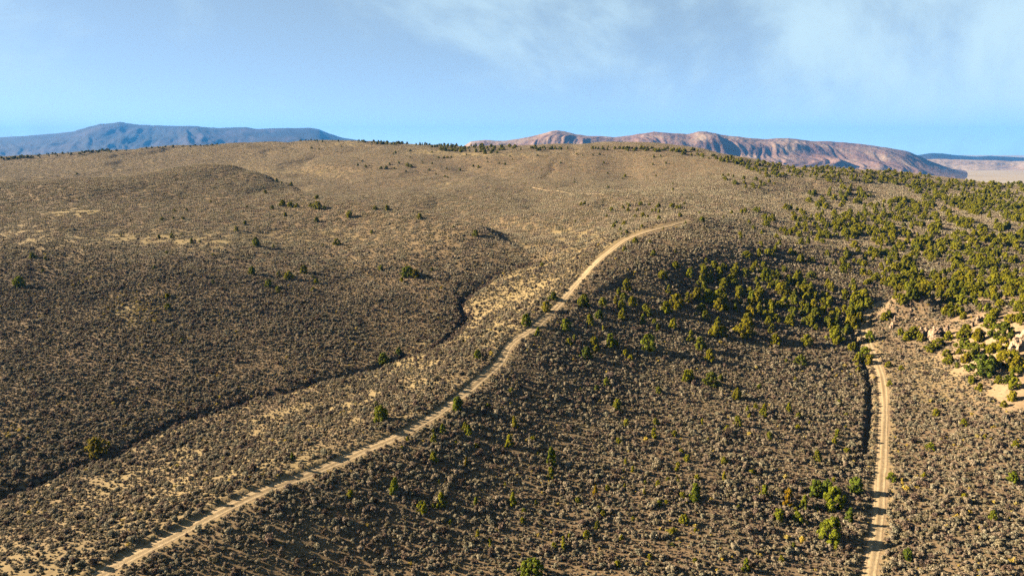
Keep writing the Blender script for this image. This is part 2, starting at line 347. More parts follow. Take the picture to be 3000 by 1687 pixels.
# the wide valley floor that carries the ground on to the horizon
vx = np.linspace(-20000, 20000, 63); vy = np.linspace(-4000, 20000, 41); VX, VY = np.meshgrid(vx, vy)
hole = (np.abs(VX) < 2600) & (VY < 2100)
VZ = -240.0 + 2.0 * fbm(VX / 900, VY / 900, 71, 3) - np.where(hole, 40.0, 0.0)
link('valley_floor', np_mesh('valley_floor', np.stack([VX, VY, VZ], -1).reshape(-1, 3), grid_faces(63, 41), True), M_valley, kind='structure')

# ------------------------------------------------------------------ tracks
def make_track(line, width, name, z=0.07):
    n = len(line); tan = np.gradient(line, axis=0); tan /= np.linalg.norm(tan, axis=1)[:, None]; nor = np.stack([-tan[:, 1], tan[:, 0]], 1)
    s = np.arange(n) * 0.21; wl = width * (0.5 + 0.10 * fbm(s, s * 0 + 3, 81, 3)); wr = width * (0.5 + 0.10 * fbm(s, s * 0 + 8, 83, 3))
    cols = np.array([-1, -.82, -.62, -.42, -.22, 0, .22, .42, .62, .82, 1.0]); V = []; Md = []
    rut = np.exp(-((np.abs(cols) - .52) / .2) ** 2)
    for c, r_ in zip(cols, rut):
        w = np.where(c < 0, wr, wl) * c; p = line + nor * w[:, None]
        zz = sample(gz, p[:, 0], p[:, 1]) + z + .22 * smooth(260, 360, p[:, 1]) - 0.07 * r_ + (0.02 if abs(c) < .3 else 0) - (0.09 if abs(c) == 1 else 0)
        V.append(np.c_[p, zz]); Md.append(np.clip(smooth(.34, .1, abs(c)) * (0.72 + 0.8 * fbm(s * .6, s * 0 + 1, 85, 3)) + 0.5 * smooth(.8, 1.0, abs(c)), 0, 1))
    V = np.stack(V, 1).reshape(-1, 3); me = np_mesh(name, V, grid_faces(len(cols), n), True); attr(me, 'median', np.stack(Md, 1)); return me
lab = ['pale two-rut dirt road along the ridge above the gully', 'straight dirt road up the valley beside the ditch', 'faint dirt track on the far upland', 'thin bare trail scar across the back hill']
for (line, w, kind), lb in zip(ROADS, lab):
    link('dirt_road', make_track(line, w, 'dirt_road', 0.07 if kind in ('ridge', 'valley') else 0.25), M_road, kind='structure', label=lb)

# ------------------------------------------------------------------ far mountains
def mountain(name, label, sk, D, depth, zb, back, seed, spur, mat, nsp, na=420, nb=90, cliff=None, dvar=0.04):
    px = np.linspace(sk[0][0], sk[-1][0], na); py = np.interp(px, [s[0] for s in sk], [s[1] for s in sk])
    x_, y_, z_ = dirs(px, py); s = (px - px[0]) / FPX
    Dc = D * (1 + dvar * fbm(s * 5, s * 0, seed, 3)); zc = z_ / y_ * Dc
    zc = zc + (np.abs(zc - zb) * 0.02) * fbm(s * 60, s * 0 + 4, seed + 3, 4)
    bb = np.r_[np.linspace(0, 1, nb), np.linspace(1, 2, nb // 3)[1:]]
    Sg, B = np.meshgrid(s, bb); rel = np.maximum(zc - zb, 3.0)[None, :]
    f = np.clip(B, 0, 1); prof = f ** 1.25 * 0.6 + 0.4 * smooth(0, 1, f)
    if cliff: prof = prof * 0.8 + 0.2 * smooth(cliff - .05, cliff + .05, f)
    warp = 0.06 * fbm(Sg * 6, f * 2, seed + 11, 3)
    sp = ridged((Sg + warp + 0.05 * (1 - f)) * nsp, f * 0.55 + 3, seed + 21, 5, 0.5) - 0.62
    env = np.sin(np.pi * np.clip(f, 0, 1) ** 0.8) ** 0.9
    prof = prof + spur * sp * env + 0.10 * env * fbm((Sg + warp) * nsp * 5, f * 5, seed + 51, 4, .6)
    prof = np.where(B > 1, 1 - 0.9 * (B - 1), prof)
    Y = np.where(B <= 1, Dc[None, :] - depth * (1 - f) * (1 + 0.25 * fbm(Sg * 4, Sg * 0, seed + 31, 2)), Dc[None, :] + back * (B - 1))
    Z = zb - 4 + (rel + 4) * np.clip(prof, 0, 1.0); X = (x_ / y_)[None, :] * Y
    me = np_mesh(name, np.stack([X, Y, Z], -1).reshape(-1, 3), grid_faces(na, len(bb)), True)
    return link(name, me, mat, kind='structure', label=label), (X, Y, Z)
def hill_mat(name, stops, s1, s2):
    m, t, b = new_mat(name); g = N(t, 'ShaderNodeNewGeometry'); mp = N(t, 'ShaderNodeMapping'); mp.inputs['Scale'].default_value = (1, .5, 2.2)
    t.links.new(g.outputs['Position'], mp.inputs['Vector'])
    n1 = noise(t, s1, 5, 0.6, mp.outputs[0]); n2 = noise(t, s2, 4, 0.6)
    c = ramp(t, n1, stops); c = mix(t, mrange(t, n2, 0.45, 0.68, 0, .7), c, mix(t, 0.55, c, (0.05, 0.055, 0.03)))
    t.links.new(c, b.inputs['Base Color']); bump(t, b, n2, 0.8, 14.0); return m
M_red = hill_mat('red_brown_hill_soil', [(0.3, (0.14, 0.075, 0.062)), (0.5, (0.23, 0.14, 0.105)), (0.7, (0.36, 0.27, 0.19))], 0.004, 0.03)
M_tan = hill_mat('tan_mesa_soil', [(0.25, (0.30, 0.20, 0.14)), (0.6, (0.42, 0.31, 0.22)), (0.8, (0.48, 0.38, 0.28))], 0.003, 0.015)
M_blue = hill_mat('wooded_mountain_slopes', [(0.3, (0.008, 0.012, 0.010)), (0.52, (0.022, 0.018, 0.018)), (0.68, (0.055, 0.040, 0.05))], 0.0012, 0.008)
SK_L = [(-700,430),(-400,420),(-150,408),(0,402),(60,399),(120,395),(170,390),(215,385),(255,373),(290,365),(330,361),(350,357),(370,361),(410,365),(450,368),(520,369),(600,372),(640,376),(680,374),(720,373),(750,378),(810,376),(870,375),(905,374),(935,379),(965,392),(1000,403),(1040,410),(1090,418),(1200,432),(1320,450)]
mountain('distant_mountain', 'long blue hazy mountain on the left horizon', SK_L, 14000, 6500, -244, 3500, 5, 0.6, M_blue, 9)
SK_R = [(1290,470),(1380,416),(1420,411),(1480,413),(1530,406),(1560,399),(1590,391),(1615,384),(1632,382),(1660,386),(1690,393),(1720,398),(1800,403),(1840,399),(1880,392),(1915,387),(1960,391),(2010,392),(2050,386),(2070,387),(2110,395),(2180,403),(2240,409),(2280,406),(2310,406),(2380,413),(2420,415),(2480,418),(2540,425),(2600,433),(2655,443),(2690,456),(2720,470),(2760,485),(2800,499),(2840,511),(2870,522)]
_, RR = mountain('red_ridge', 'reddish brown ridge behind the plateau on the right', SK_R, 6300, 2600, -244, 1500, 15, 0.36, M_red, 11, 560, 110, 0.72)
SK_M = [(2500,468),(2640,462),(2690,455),(2730,449),(2760,450),(2800,455),(2860,459),(2900,457),(2960,460),(3000,462),(3100,460),(3400,470),(3700,480)]
mountain('far_plateau', 'low blue plateau at the far right', SK_M, 11500, 2200, -244, 2000, 25, 0.3, M_blue, 10, 260, 40)
SK_C = [(2560,500),(2620,475),(2700,467),(2750,466),(2850,469),(2920,470),(2960,473),(3000,472),(3200,474),(3600,480)]
mountain('tan_mesa', 'pale tan mesa rim across the far valley', SK_C, 7900, 1000, -244, 1200, 35, 0.4, M_tan, 14, 320, 60, 0.75)

# ------------------------------------------------------------------ plants: meshes
def leaf_quads(centers, normals, size, r, aspect=1.0):
    n = len(centers); a = r.normal(size=(n, 3)); t1 = np.cross(normals, a); t1 /= np.linalg.norm(t1, axis=1)[:, None] + 1e-9
    t2 = np.cross(normals, t1); sz = np.broadcast_to(size, (n,)) * r.uniform(.6, 1.3, n)
    h1 = t1 * sz[:, None]; h2 = t2 * (sz * aspect)[:, None]
    v = np.stack([centers - h1, centers - h2 * .6, centers + h1, centers + h2], 1).reshape(-1, 3)
    return v, np.arange(n * 4).reshape(n, 4)
def lobes_mesh(name, lobes, per, size, seed, squash=0.9, upbias=0.25, jit=0.6, aspect=1.0, lobe_tint=0.25):
    r = np.random.default_rng(seed); V = []; T = []
    for (c, rad) in lobes:
        n = max(6, int(per * (rad / np.mean([l[1] for l in lobes])) ** 2)); d = r.normal(size=(n, 3)); d[:, 2] += upbias; d /= np.linalg.norm(d, axis=1)[:, None]
        p = np.array(c) + d * rad * np.array([1, 1, squash]) * r.uniform(.78, 1.06, n)[:, None]
        nn = d + r.normal(size=(n, 3)) * jit; nn /= np.linalg.norm(nn, axis=1)[:, None]
        v, f = leaf_quads(p, nn, size, r, aspect); V.append(v)
        T.append(np.repeat(np.clip(.5 + r.normal() * lobe_tint * .5 + r.normal(size=n) * .15, 0, 1), 4))
    V = np.vstack(V); me = np_mesh(name, V, np.arange(len(V)).reshape(-1, 4)); attr(me, 'tint', np.concatenate(T)); return me
def shrub_lobes(r, w=0.5, h=0.75, n=9):
    o = []
    for k in range(n):
        a = r.uniform(0, 6.28); q = math.sqrt(r.uniform(0, 1)) * w * .75
        rad = r.uniform(.30, .46) * w; zt = h * (1 - .45 * (q / (w * .8)) ** 2) * r.uniform(.75, 1.05) - rad
        o.append(((q * math.cos(a), q * math.sin(a), max(zt, rad * .5)), rad))
        if zt > .3: o.append(((q * .7 * math.cos(a), q * .7 * math.sin(a), zt * .5), rad * .9))
    return o
SHR = []
for k in range(6):
    r = np.random.default_rng(100 + k); SHR.append(lobes_mesh('sagebrush', shrub_lobes(r, .55, .72 + .12 * (k % 3), 5 + k % 3), 26, .085, 200 + k, 1.0, .35, .32, 1.2))
for k in range(2):
    r = np.random.default_rng(120 + k); SHR.append(lobes_mesh('dry_shrub', shrub_lobes(r, .6, 1.0, 7), 20, .085, 220 + k, 1.1, .3, .5, 1.5))
r = np.random.default_rng(130); SHR.append(lobes_mesh('rabbitbrush', shrub_lobes(r, .5, .7, 9), 12, .075, 230, .9, .6, .5))
for k, me in enumerate(SHR): me.materials.append(M_sage if k < 6 else (M_brown if k < 8 else M_gold))

# juniper: crown of foliage lobes and a tapered forked trunk, height 1
def tube(pts, rads, sides=6):
    V, F = [], []
    for k, (p, rd) in enumerate(zip(pts, rads)):
        for j in range(sides):
            a = 6.283 * j / sides; V.append((p[0] + rd * math.cos(a), p[1] + rd * math.sin(a), p[2]))
        if k:
            for j in range(sides):
                b0 = (k - 1) * sides; F.append((b0 + j, b0 + (j + 1) % sides, b0 + sides + (j + 1) % sides, b0 + sides + j))
    return V, F
def juniper(kind, seed):
    r = np.random.default_rng(seed)
    w, lo, n, conic = {'R': (.54, .05, 58, .22), 'O': (.37, .04, 48, .5), 'C': (.27, .04, 40, .85), 'B': (.76, .05, 72, .15)}[kind]
    lob = []; skew = r.normal(size=2) * .06
    for k in range(n):
        z = lo + (1 - lo) * (k + r.uniform(0, 1)) / n; f = (z - lo) / (1 - lo)
        env = w * ((1 - f) ** (.35 + .5 * conic)) * (min(1, (f + .12) / .30) ** .6)
        a = r.uniform(0, 6.283); q = env * math.sqrt(r.uniform(.15, 1)) * .86 * (1 + .22 * math.sin(3 * a + seed))
        rad = r.uniform(.055, .13) * (1.0 if kind in 'RB' else .72) * (1 if f < .85 else .7)
        lob.append(((q * math.cos(a) + skew[0] * f, q * math.sin(a) + skew[1] * f, max(rad * .6, min(z, 1 - rad * .9))), rad))
    crown = lobes_mesh('crown', lob, 62, .032, seed + 1, 1.25, .35, .32, 1.5, .35)
    crown.materials.append(M_jun)
    V, F = [], []
    m = {'R': 3, 'O': 2, 'C': 1, 'B': 4}[kind]
    for k in range(m):
        a = r.uniform(0, 6.283); sp = w * .55 * (0 if m == 1 else 1); p = [(0, 0, -.06), (.02 * math.cos(a), .02 * math.sin(a), .08), (sp * .5 * math.cos(a), sp * .5 * math.sin(a), .32), (sp * math.cos(a), sp * math.sin(a), .66)]
        v, f = tube(p, [.05, .038, .022, .008]); F += [tuple(i + len(V) for i in q) for q in f]; V += v
        for j in range(2):
            b = a + r.uniform(-1.3, 1.3); p0 = p[2]; p1 = (p0[0] + w * .45 * math.cos(b), p0[1] + w * .45 * math.sin(b), p0[2] + r.uniform(.08, .2))
            v, f = tube([p0, p1], [.014, .005], 4); F += [tuple(i + len(V) for i in q) for q in f]; V += v
    tr = np_mesh('trunk', V, F, True); tr.materials.append(M_bark); return crown, tr
JUN = {'R': [juniper('R', 300 + 7 * k) for k in range(4)], 'O': [juniper('O', 400 + 7 * k) for k in range(3)], 'C': [juniper('C', 500 + 7 * k) for k in range(2)], 'B': [juniper('B', 600 + 7 * k) for k in range(3)]}

# ------------------------------------------------------------------ junipers read off the photograph: crop offset, then (x, foot y, height, kind) in crop pixels; some in T6 added for shadow
ZK = 1000 / 2576.0
T8 = [(1110,1190,170,'R','largest bright green juniper beside the lower valley road'),(1140,935,140,'B','spreading multi-stemmed juniper in the cluster left of the valley road'),(1005,840,110,'R','round juniper at the upper left of the roadside cluster'),(1095,830,95,'R','round juniper behind the spreading one in the roadside cluster'),
 (1305,825,100,'R','round juniper right at the left edge of the valley road'),(798,918,115,'O','rust-tinged egg-shaped juniper left of the roadside cluster',1),(605,860,95,'O','egg-shaped juniper standing left of the rust-tinged juniper'),(905,945,95,'C','dark pointed juniper just right of the rust-tinged juniper'),
 (85,885,130,'O','tall egg-shaped juniper with a long shadow, alone left of the roadside cluster'),(718,1030,90,'R','round juniper below the rust-tinged juniper'),(865,1055,80,'R','round juniper left of the largest roadside juniper'),(1252,1045,105,'C','pointed juniper between the roadside cluster and the valley road'),
 (475,1415,100,'O','pale green juniper near the bottom edge between the two roads'),(15,1050,65,'R'),(1700,1320,75,'R','round juniper right of the valley road near the bottom edge'),(2485,752,80,'R','round juniper at the right edge of the sage flat'),(1865,505,55,'B','yellow-topped low juniper on the sage flat right of the valley road'),
 (1575,735,60,'B','ragged open juniper touching the right edge of the valley road'),(1020,585,80,'O'),(1145,460,50,'R'),(1167,415,65,'O'),(655,415,50,'R'),(420,325,75,'O'),(410,120,75,'R'),(800,212,70,'O'),(872,260,42,'R'),(485,220,50,'C'),(610,250,55,'R'),(612,210,55,'O'),(550,185,35,'R'),
 (505,260,35,'R'),(145,305,45,'C'),(310,730,70,'C'),(335,355,40,'R'),(30,585,45,'R'),(310,590,40,'R'),(580,35,35,'R'),(1912,240,48,'R'),(2120,320,48,'R'),(2340,1030,65,'R'),(2125,880,50,'R'),(2510,475,45,'R'),(1820,715,40,'R'),(2275,420,30,'R'),(870,340,35,'R')]
T7 = [(872,198,95,'R','round juniper standing on the edge of the ridge road'),(300,278,105,'R','dense round juniper left of the ridge road, with its shadow to the right'),(265,168,35,'R'),(765,378,75,'O'),(935,365,65,'O'),(965,388,70,'C'),(1310,340,85,'C'),(1268,478,78,'O'),(700,450,65,'O'),(697,590,75,'R'),(940,630,62,'C','small rust-coloured pointed juniper below the ridge road',1),
 (1590,620,125,'O','tall juniper above a shorter one, mid slope between the two roads'),(1572,712,80,'O'),(402,838,130,'C','tall cone-shaped juniper below the ridge road'),(755,930,95,'O'),(615,978,80,'R'),(1012,922,60,'C'),(1295,920,100,'C'),(1030,1178,75,'C'),(1672,1250,85,'C'),(1127,1235,40,'C'),
 (1440,1470,125,'B','wide bright juniper cut by the bottom edge'),(1935,1095,65,'O'),(1850,1165,55,'R'),(1912,855,75,'C','small rust-coloured cone juniper on the lower slope',1),(2078,205,80,'R'),(2150,320,50,'R'),(2372,305,45,'R'),(2365,408,70,'O'),(2395,68,45,'R'),(1925,62,45,'R'),(1285,72,35,'R'),
 (2145,615,45,'C'),(2195,670,45,'C'),(2390,775,45,'R'),(2140,800,45,'C'),(2285,835,50,'C'),(2008,800,35,'R'),(1785,900,45,'R'),(2515,395,40,'R'),(2540,630,40,'R'),(1975,1000,40,'R'),(1370,1045,40,'R'),(2570,1050,70,'O'),(65,850,50,'R'),(505,435,35,'R')]
T5 = [(2318,845,105,'R','big round juniper with a long shadow on the open slope'),(2033,820,85,'R','round juniper left of the big round one on the open slope'),(1693,690,82,'R','round juniper just below the bend of the ridge road'),(1393,658,70,'R','round juniper above the ridge road, shadow across the ruts'),(1545,550,70,'R'),(1600,462,58,'R'),(1832,512,85,'R'),(1478,740,60,'C','thin juniper at the lower edge of the ridge road'),(1030,905,58,'R','lone round juniper on the grassy strip left of the ridge road'),
 (320,945,75,'B','broad juniper on the lip of the gully'),(435,875,55,'R','dark juniper sunk in the gully'),(1848,905,75,'R'),(1760,780,50,'O'),(1720,800,45,'R'),(1912,815,65,'R'),(1920,850,45,'R'),(2140,885,50,'R'),(2185,925,45,'R'),(2005,1115,65,'O'),(1880,660,82,'O'),(1945,605,65,'R'),(1978,698,45,'C'),(1975,515,62,'R'),(2070,505,65,'O'),(2095,430,55,'O'),(2130,460,48,'R'),(2197,505,65,'R'),
 (2115,535,60,'R'),(2113,610,75,'O'),(2290,555,55,'R'),(2318,580,55,'R'),(2275,645,75,'O'),(2390,695,55,'C'),(2500,680,75,'R'),(2530,520,90,'B'),(2450,560,75,'R'),(2160,392,82,'O'),(2422,300,58,'B'),(2470,412,60,'O'),(2520,225,50,'R'),(2355,130,40,'R'),(2135,97,35,'R'),(2217,33,38,'R'),(2330,40,28,'R'),(2520,110,25,'R'),(1515,215,32,'R'),
 (505,285,70,'B','broad dark juniper with a smaller one against its right side, left hillside'),(560,300,60,'R'),(455,325,30,'R'),(298,240,35,'R'),(685,245,25,'R'),(2360,650,40,'R')]
T2 = [(62,873,45,'R'),(255,812,28,'B'),(347,818,38,'R'),(592,882,40,'B'),(1010,1010,42,'R'),(230,995,25,'R'),(2040,825,30,'R'),(2165,825,28,'R'),(2127,805,22,'R'),(2170,790,25,'R'),(2395,795,28,'R'),(2397,838,28,'R'),(2397,888,30,'R'),(2260,780,30,'R'),(2325,785,22,'R'),(2380,800,22,'R'),(2495,795,30,'B'),(2555,865,30,'R'),
 (2075,920,25,'R'),(2057,950,32,'R'),(2107,972,25,'R'),(2155,992,25,'R'),(2115,1005,22,'R'),(2310,873,22,'R'),(1810,780,25,'R'),(1835,778,25,'R'),(2015,655,20,'R'),(2375,562,15,'R'),(2500,670,22,'R'),(2502,620,15,'R'),(2410,412,15,'R'),(2357,420,18,'R'),(1765,910,18,'R'),(845,950,15,'R'),(1085,392,32,'R'),(1130,390,22,'R'),(1175,385,18,'R'),
 (300,505,20,'B'),(340,507,22,'B'),(365,475,16,'R'),(435,465,18,'R'),(500,490,25,'B'),(525,493,22,'B'),(400,505,15,'R'),(180,487,12,'R'),(210,485,12,'R'),(685,468,14,'B'),(735,425,15,'B'),(775,422,15,'B'),(800,422,14,'B'),(830,422,12,'B'),(520,372,15,'B'),(520,420,12,'R'),(1480,410,12,'B'),(1900,405,14,'R'),(1950,400,14,'B'),(1820,408,10,'R'),(1290,435,10,'R'),(1100,430,10,'R')]
T1 = [(2090,602,25,'R'),(2125,615,15,'R'),(2200,632,28,'R'),(2005,692,28,'R'),(2130,782,42,'B'),(2195,790,35,'B'),(2240,797,30,'B'),(2395,808,50,'B'),(2345,795,30,'R'),(2450,812,28,'R'),(2390,735,32,'R'),(2057,812,30,'R'),(2155,862,30,'R'),(2392,908,35,'R'),(1590,758,18,'R'),(1318,825,20,'R'),(1410,822,20,'R'),(1383,888,22,'R'),(1308,888,20,'R'),(1850,930,30,'R'),(1785,977,35,'R'),(1865,800,18,'R'),
 (1298,1028,35,'R'),(1202,1032,25,'R'),(1452,1065,38,'O'),(248,1180,42,'R'),(1933,1090,62,'R','round juniper alone high on the left hillside'),(2545,1080,45,'B'),(1900,1300,55,'R'),(2180,1340,58,'R'),(2295,1292,60,'R'),(2025,1400,55,'R'),(2100,1440,45,'R'),(2390,1372,40,'R'),(2105,1310,30,'R'),(2365,1430,30,'R'),(145,1398,68,'B','broad juniper low on the left hillside near the left edge'),(1607,1370,30,'R'),(1610,1160,22,'R'),(580,545,12,'B'),(1765,545,12,'B')]
T4 = [(738,1380,112,'B','pale green rounded bush on the gully bank near the left edge',2),(1265,195,35,'R'),(1272,280,45,'R'),(2208,1418,52,'C','small dark juniper alone between gully and ridge road'),(1375,520,25,'R')]
T6 = [(60,775,85,'O'),(130,838,85,'R'),(203,930,80,'R'),(30,1075,75,'R'),(65,1060,75,'O'),(210,1110,90,'B'),(285,1070,40,'R'),(255,740,95,'R'),(300,735,75,'R'),(465,740,115,'B'),(490,650,80,'R'),(665,715,70,'O'),(700,800,70,'R'),(645,655,60,'R'),(170,610,60,'R'),(265,640,50,'R'),(145,545,55,'B'),(270,545,80,'R'),(105,475,90,'R'),(195,485,90,'R'),(38,480,70,'O'),(570,565,80,'C'),(298,410,65,'R'),(390,365,55,'R'),(205,300,52,'O'),(280,268,55,'R'),(50,290,65,'R'),(235,220,50,'R'),(155,235,40,'R'),(175,190,40,'O'),
 (630,325,95,'R'),(870,345,100,'R'),(710,280,45,'O'),(525,245,45,'O'),(720,375,65,'O'),(800,355,60,'R'),(760,430,90,'B'),(570,400,60,'O'),(520,475,70,'R'),(555,485,75,'R'),(415,490,90,'O'),(435,430,60,'R'),(500,420,50,'O'),(665,600,55,'R'),(760,520,80,'R'),(830,590,60,'R'),(790,650,60,'R'),(910,440,75,'R'),(1290,690,85,'R'),(1250,655,80,'O'),(1270,600,80,'R'),(1340,560,85,'O'),(1300,490,80,'R'),(1395,520,70,'R'),(1240,720,70,'R'),(1330,640,70,'R'),(1640,480,62,'R'),(1700,470,60,'R'),(1660,505,52,'B'),(1745,480,70,'R'),(1600,470,55,'O'),(965,400,70,'O'),(1095,385,75,'O'),(1125,395,60,'O'),(1275,370,65,'O'),(1290,405,55,'R'),(1220,430,45,'R'),(840,470,80,'O'),  # mid-row junipers by the canyon track and knoll are added for their shadows
 (940,800,70,'B'),(1150,775,95,'R'),(1160,800,50,'R'),(1230,730,50,'O'),(965,660,60,'R'),(920,650,50,'R'),(1000,620,80,'R'),(1410,770,70,'R','round juniper right of the track where it enters the canyon'),(1370,905,75,'B','broad juniper at the left of the valley road below the canyon mouth'),(1400,950,60,'R'),(1320,930,55,'R'),(1290,840,60,'R'),(1265,840,45,'R'),(1315,970,35,'R'),(1325,1005,35,'R'),(895,950,75,'B'),(780,930,25,'R'),(1550,975,40,'B'),(1650,995,35,'B'),(1560,1115,45,'R'),
 (1865,855,55,'B'),(1925,825,65,'B'),(1990,885,50,'B'),(2005,945,60,'B'),(2110,830,70,'B'),(2130,940,60,'B'),(2070,975,40,'R'),(2190,900,95,'R'),(2260,1040,145,'B','largest spreading juniper on the sandy bank'),(2240,1150,60,'R'),(2180,1090,55,'R'),(2330,870,70,'R'),(2290,865,50,'R'),(2410,850,90,'R'),(2440,1100,60,'B'),(2500,1130,75,'B'),(2380,1100,60,'R'),(2480,1225,60,'R'),(2420,1270,45,'R'),(2430,980,110,'B'),(2520,985,80,'B'),(2500,910,55,'B'),
 (1685,765,60,'R'),(1740,755,80,'B'),(1640,730,50,'R'),(1520,620,55,'R'),(1550,610,50,'R'),(2000,770,60,'R'),(2130,750,90,'B'),(2230,780,100,'R'),(2310,680,80,'B'),(2420,760,120,'B'),(1800,780,50,'R'),(2560,560,60,'R'),(2360,470,60,'R'),(2230,410,60,'R'),(2120,430,65,'R'),(2030,400,70,'R'),(1945,410,70,'R'),(1870,400,60,'R'),(1600,370,70,'R'),(1510,350,65,'O'),(1700,385,60,'R'),(1460,320,60,'R'),(1410,355,50,'R'),(1360,270,45,'R'),(1500,240,60,'O'),(1210,260,60,'R'),(1380,470,90,'O'),(1320,590,70,'R'),(1280,530,60,'R'),(1220,560,50,'R'),(1130,620,60,'R'),(1060,560,55,'R'),(990,520,60,'R'),(900,540,60,'R')]
TREES = []   # px, py, h_px, kind, label, tone
for (ox, oy), lst in (((2000, 1125), T8), ((1000, 1125), T7), ((1000, 700), T5), ((1000, 300), T2), ((0, 300), T1), ((0, 800), T4), ((2000, 700), T6)):
    for e in lst: TREES.append((ox + e[0] * ZK, oy + e[1] * ZK, e[2] * ZK, e[3], e[4] if len(e) > 4 else None, e[5] if len(e) > 5 else 0))
# woodland scattered inside outlines read off the photograph
def inside(poly, x, y):
    r_ = np.zeros(len(x), bool); n = len(poly); j = n - 1
    for i in range(n):
        xi, yi = poly[i]; xj, yj = poly[j]; c = ((yi > y) != (yj > y)) & (x < (xj - xi) * (y - yi) / (yj - yi + 1e-9) + xi); r_ ^= c; j = i
    return r_
WOODS = [  # outline, number, height px at (top, bottom)
 ([(2020,800),(2230,720),(2430,850),(2560,880),(2530,960),(2400,970),(2200,940),(2050,900)], 120, (17, 26)),
 ([(2350,575),(2480,548),(2560,575),(2720,600),(2900,660),(3000,640),(3030,660),(3030,900),(2820,900),(2680,870),(2590,850),(2620,800),(2480,700),(2400,640)], 690, (13, 25)),
 ([(2130,690),(2350,640),(2650,790),(2600,860),(2450,820),(2300,760)], 55, (15, 24)),
 ([(2170,625),(2330,610),(2600,660),(2750,720),(2620,720),(2400,700),(2200,680)], 95, (14, 18)),
 ([(2130,470),(2330,480),(2440,472),(2560,485),(2660,505),(2760,530),(3030,540),(3030,660),(2880,640),(2760,600),(2700,560),(2600,540),(2480,545),(2400,530),(2240,520)], 940, (8, 13)),
 ([(2640,545),(2760,575),(2800,600),(2700,590)], 25, (10, 12)),
 ([(1040,414),(1200,414),(1300,417),(1340,421),(1420,425),(1420,432),(1250,428),(1100,424)], 140, (5, 9)),
 ([(1230,425),(1340,425),(1500,430),(1680,436),(1680,441),(1480,446),(1370,450),(1260,440)], 130, (7, 9)),
 ([(1720,432),(1900,434),(2050,443),(2050,448),(1900,446),(1730,440)], 75, (6, 9)),
 ([(1990,448),(2180,468),(2160,485),(2080,468),(2000,458)], 45, (7, 10)),
 ([(0,464),(160,452),(330,437),(480,430),(640,424),(640,428),(480,436),(330,447),(160,460),(0,472)], 120, (4, 7)),
 ([(700,410),(860,407),(1010,416),(1010,420),(850,413),(700,418)], 45, (4, 5)),
 ([(2050,500),(2300,540),(2200,560),(2080,520)], 22, (9, 11)),
 ([(1700,600),(2100,600),(2350,640),(2150,660),(1900,690),(1780,640)], 24, (10, 13)),
 ([(2660,910),(3020,900),(3020,960),(2900,950),(2760,930)], 30, (20, 28)),
 ([(2780,960),(3020,980),(3020,1120),(2900,1110),(2800,1040)], 16, (14, 26)),
 ([(900,430),(2000,450),(1900,540),(1500,540),(1000,500)], 40, (5, 8)),
 ([(1100,1250),(2500,1000),(2480,1650),(1400,1680)], 70, (9, 16)),
 ([(100,600),(900,600),(1200,800),(400,900),(50,800)], 16, (7, 11)),
]
scat = []
for poly, n, (h0, h1) in WOODS:
    p = np.array(poly, float); x0, y0 = p.min(0); x1, y1 = p.max(0); c = 0
    while c < n:
        x = rng.uniform(x0, x1, 4 * n); y = rng.uniform(y0, y1, 4 * n); k = inside(poly, x, y)
        # clumped, not even
        g = fbm(x / 55, y / 22, 91, 2) > rng.uniform(-.75, .35, len(x)); k &= g
        for a, b in zip(x[k][:n - c], y[k][:n - c]):
            f = (b - y0) / (y1 - y0 + 1e-6); scat.append((a, b, (h0 + (h1 - h0) * f) * rng.uniform(.65, 1.2), 'RROBBRRO'[rng.integers(8)], None, 0))
        c += int(k.sum())
nh = len(TREES); TREES += scat
tp, tok = unproject([t[0] for t in TREES], [t[1] for t in TREES])
allt = []; _d = np.minimum(seg_dist(tp[:, 0], tp[:, 1], ROADS[0][0][::3])[0], seg_dist(tp[:, 0], tp[:, 1], ROADS[1][0][::3])[0])
for k, (t, p, o) in enumerate(zip(TREES, tp, tok)):
    if not o: continue
    zt = float(sample(gz, p[0], p[1])); fd = p[1] * CP - zt * SP
    h = t[2] * fd / FPX / 0.93 * (1.08 if k < nh else 1.0); h = min(max(h, 0.7), 7.2)
    if k >= nh:
        if p[1] > 1480: continue
        if _d[k] < 3.0: continue
    allt.append((p[0], p[1], zt, h, t[3], t[4], t[5], t[0], t[1], t[2]))
allt.sort(key=lambda a: -(a[9] + (1000 if a[5] else 0)))
single = allt[:300]; rest = allt[300:]
